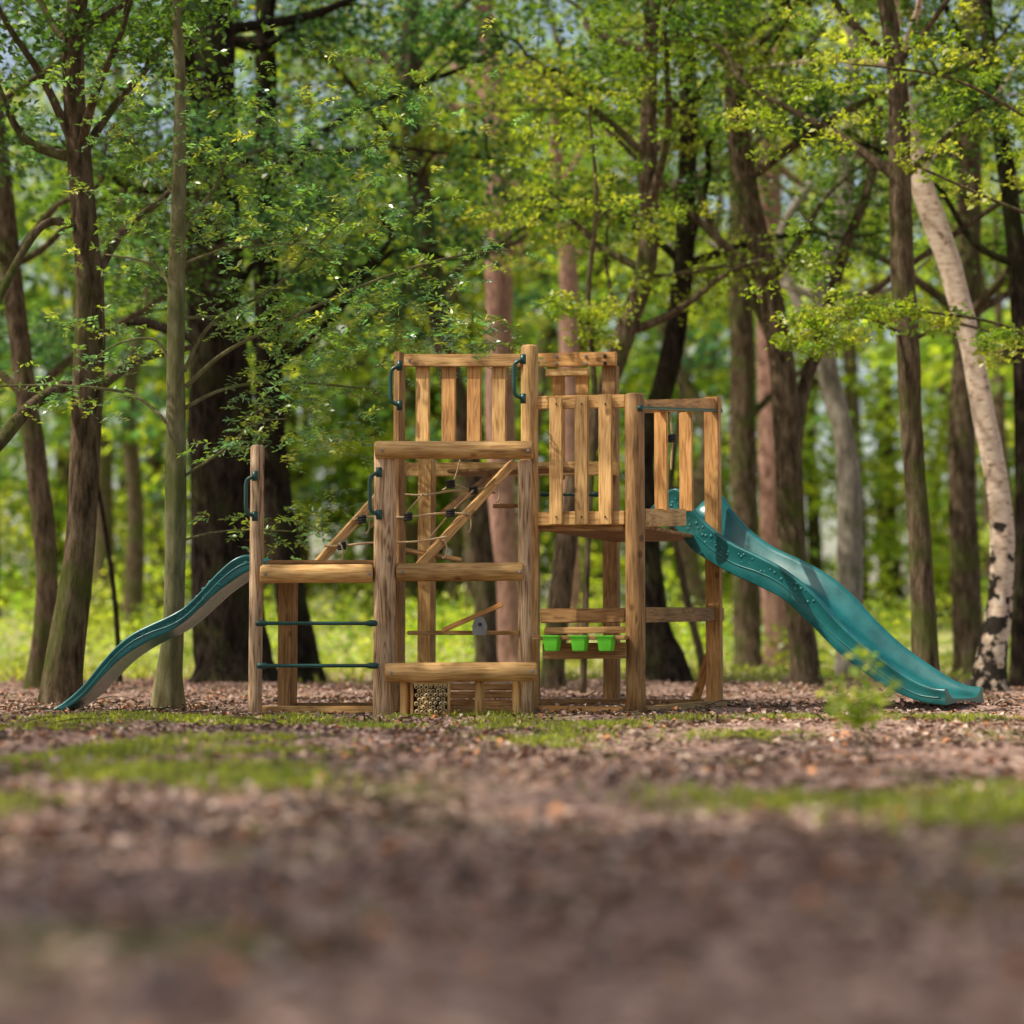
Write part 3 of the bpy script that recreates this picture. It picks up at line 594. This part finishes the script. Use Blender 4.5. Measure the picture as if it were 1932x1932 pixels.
tree('pine_tree',[(1078,1270,40),(1075,1000,38),(1072,500,36)],24,B_red,cM(6,8,14,3.5,G_yel,0.6,80,0.12),17)
tree('unseen_shade_tree',[(1925,1290,40),(1935,900,38),(1920,500,34),(1880,200,30)],8,B_shade,cM(6,4.8,8.5,2.4,G_drk,0.45,90,0.085),18)
tree('unseen_shade_tree',[(225,1290,10),(215,1120,9),(190,950,8),(165,840,7)],8,B_shade,None,19,ext=1.0)
tree('unseen_shade_tree',[(1330,1275,16),(1290,1100,14),(1265,950,12),(1280,800,9)],12,B_oak,None,20,ext=1.0)
# unseen trees added beside the camera to shade and dapple the floor and frame
def shade_tree_at(x,y,r,z0,z1,l,seed,n=9,npl=60,pal=G_mid,Lf=0.13):
    d=y+CY; px=966+x/d*F; s=F/d
    tree('unseen_shade_tree',[(px,1300,2*r*s),(px+0.1*s,1218-1.5*s,1.8*r*s),(px-0.1*s,1218-4*s,1.6*r*s),(px,1218-z1*0.85*s,1.1*r*s)],y,B_oak,(n,z0,z1,l,0.45,npl,Lf,pal),seed,ext=1.5)
shade_tree_at(-5.4,-7.0,0.2,5.5,8.5,2.8,51,n=8,npl=55,Lf=0.14); shade_tree_at(-3.6,-10.2,0.16,5,8,2.4,52,n=11,npl=80,Lf=0.15)
shade_tree_at(-5.2,-1.4,0.17,5.8,8.2,2.2,53,n=8,npl=26,Lf=0.12); shade_tree_at(-7.4,-3.6,0.2,6,9,2.2,54,n=6,npl=50)
def spray(name,spots,Y,pal,seed,parent,Lf=0.06):
    rs=np.random.RandomState(seed); cl=[]
    for x,y,rx,ry,n in spots:
        for i in range(n): cl.append(tuple(W(x+rs.normal()*rx,y+rs.normal()*ry,Y+rs.normal()*0.4)))
    return clump_leaves(name,cl,0.13,32,Lf,pal,parent,seed,tilt=0.8)
bush=empty('unseen_shade_tree')
T=Tubes()
b0=W(1990,1290,3.5); b0.z=0; T.add([b0,W(2010,900,3.5),W(1985,500,3.5),W(1990,100,3.5),W(1960,-200,3.5)],[0.13,0.11,0.1,0.08,0.05],sides=14,rough=0.15)
for lb in [[(1990,660,9),(1880,610,6),(1760,590,5),(1640,575,4),(1500,620,2)],[(1985,420,9),(1880,380,6),(1700,300,4)],[(1985,250,9),(1800,150,6),(1600,120,3)]]:
    T.add([W(a,b,3.5) for a,b,_ in lb],[w/2/ppm(3.5) for *_,w in lb],sides=6)
T.make('trunk_and_limbs',B_oak,bush)
spray('foliage',[(1540,610,40,14,20),(1640,590,40,14,18),(1560,650,40,10,9),(1760,610,40,14,10),(1890,640,36,18,14),(1850,240,120,80,34),(1600,160,130,70,40),(1560,500,60,30,7)],3.5,G_yel*1.4,31,bush)
b2=empty('unseen_shade_tree'); T=Tubes(); g0=W(1100,1290,5.5); g0.z=0
T.add([g0,W(1110,1000,5.5),W(1122,760,5.5),W(1110,560,5.5),W(1125,380,5.5),W(1110,200,5.5)],[0.035,0.03,0.028,0.024,0.02,0.01],sides=8,rough=0.1)
for lb in [[(1115,640),(1080,590),(1030,570)],[(1113,600),(1150,560),(1195,545)],[(1120,450),(1060,400),(980,390)],[(1120,420),(1180,380),(1250,390)]]: T.add([W(a,b,5.5) for a,b in lb],[0.012,0.008,0.004],sides=5)
T.make('trunk_and_limbs',B_oak,b2)
spray('foliage',[(1070,570,28,14,14),(1140,590,28,16,12),(1110,640,20,10,6),(1000,400,50,30,14),(1200,400,50,25,14),(1100,250,100,60,34)],5.5,G_yel*1.4,32,b2)
# ---- distant mass: forest edge beyond a clearing, sun and shade put into leaf tints ----
df=empty('distant_forest'); rs=np.random.RandomState(77); T=Tubes(); cy=[];cm=[]
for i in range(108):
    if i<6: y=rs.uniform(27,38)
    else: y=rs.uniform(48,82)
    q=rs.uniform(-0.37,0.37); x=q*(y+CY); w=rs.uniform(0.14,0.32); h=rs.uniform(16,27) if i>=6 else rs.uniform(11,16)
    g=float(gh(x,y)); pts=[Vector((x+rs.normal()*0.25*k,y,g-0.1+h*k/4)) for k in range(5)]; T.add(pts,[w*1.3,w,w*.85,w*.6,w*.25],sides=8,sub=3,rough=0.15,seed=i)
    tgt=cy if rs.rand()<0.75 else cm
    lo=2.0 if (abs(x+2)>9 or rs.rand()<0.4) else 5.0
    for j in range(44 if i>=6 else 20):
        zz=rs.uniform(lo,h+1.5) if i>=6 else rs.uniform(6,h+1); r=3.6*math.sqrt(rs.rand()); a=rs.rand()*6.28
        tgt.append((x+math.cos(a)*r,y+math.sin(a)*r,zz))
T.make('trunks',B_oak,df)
clump_leaves('foliage_sunlit_tint',cy,1.1,36,0.38,np.vstack([G_yel*1.2,G_yel*1.8,G_yel*2.2]),df,41,tilt=1.0)  # brightened yellow tints paint sunlight onto these crowns
clump_leaves('foliage_shade_tint',cm,1.1,36,0.38,np.vstack([G_mid*1.1,G_blue*1.3]),df,42,tilt=1.0)  # darker, bluer tints paint shade onto the other crowns
cu=[]
for i in range(400):
    y=rs.uniform(18,50); x=rs.uniform(-0.36,0.36)*(y+CY); cu.append((x,y,float(gh(x,y))+rs.uniform(0.05,1.0)*(0.3+y/45)))
clump_leaves('undergrowth',cu,0.6,50,0.14,np.vstack([G_yel*2.3,G_yel*1.9,G_yel*1.2]),None,43,flat=0.7,tilt=1.0)
sp=empty('sapling'); T=Tubes(); b0=W(1640,1400,-5.0); b0.z=float(gh(b0.x,b0.y)); cl=[]
rs=np.random.RandomState(5)
for i in range(9):
    e=W(rs.uniform(1550,1710),rs.uniform(1200,1320),-5.0+rs.normal()*0.12); T.add([b0,b0.lerp(e,0.5)+Vector((0,0,0.03)),e],[0.0018,0.0014,0.001],sides=5); 
    for k in range(24): cl.append(tuple(b0.lerp(e,rs.uniform(0.55,1))+Vector(rs.normal(size=3)*0.014)))
T.make('stems',B_smooth,sp)
leaves('foliage',np.array(cl),0.042,0.7,G_yel[rs.randint(4,size=len(cl))]*1.9,sp,rs=rs)
# ================= LIGHT =================
sun_dir=Vector((-0.74,-0.2,1.0)).normalized()
el=math.asin(sun_dir.z)
sd_=bpy.data.lights.new('sun','SUN'); sd_.energy=5.0; sd_.angle=math.radians(0.6); sd_.color=(1,0.92,0.78)
so=bpy.data.objects.new('sun',sd_); so.rotation_euler=sun_dir.to_track_quat('Z','Y').to_euler(); so.location=sun_dir*30; link(so)
w=bpy.data.worlds.new('World'); sc.world=w; w.use_nodes=True; nt=w.node_tree
bg=nt.nodes['Background']; st=nt.nodes.new('ShaderNodeTexSky'); st.sky_type='NISHITA'; st.sun_disc=False; st.sun_elevation=el
st.sun_rotation=math.atan2(sun_dir.x,sun_dir.y); st.air_density=1.0; st.dust_density=2.5; st.ozone_density=0.5
wb=nt.nodes.new('ShaderNodeMixRGB'); wb.blend_type='MULTIPLY'; wb.inputs[0].default_value=1; wb.inputs[2].default_value=(1.45,1.28,1.08,1)
nt.links.new(st.outputs[0],wb.inputs[1]); nt.links.new(wb.outputs[0],bg.inputs[0]); bg.inputs[1].default_value=0.15
# ================= CAMERA =================
cd=bpy.data.cameras.new('camera'); cd.sensor_width=36; cd.lens=36*F/1932; cd.clip_end=2000; cd.clip_start=0.05
co=bpy.data.objects.new('camera',cd); co.location=(0,-CY,CH); co.rotation_euler=(math.pi/2+PH,0,0); link(co); sc.camera=co
cd.dof.use_dof=True; cd.dof.focus_distance=12.3; cd.dof.aperture_fstop=1.0; cd.dof.aperture_blades=0
sc.view_settings.view_transform='Standard'; sc.view_settings.look='None'; sc.view_settings.exposure=0; sc.view_settings.gamma=1
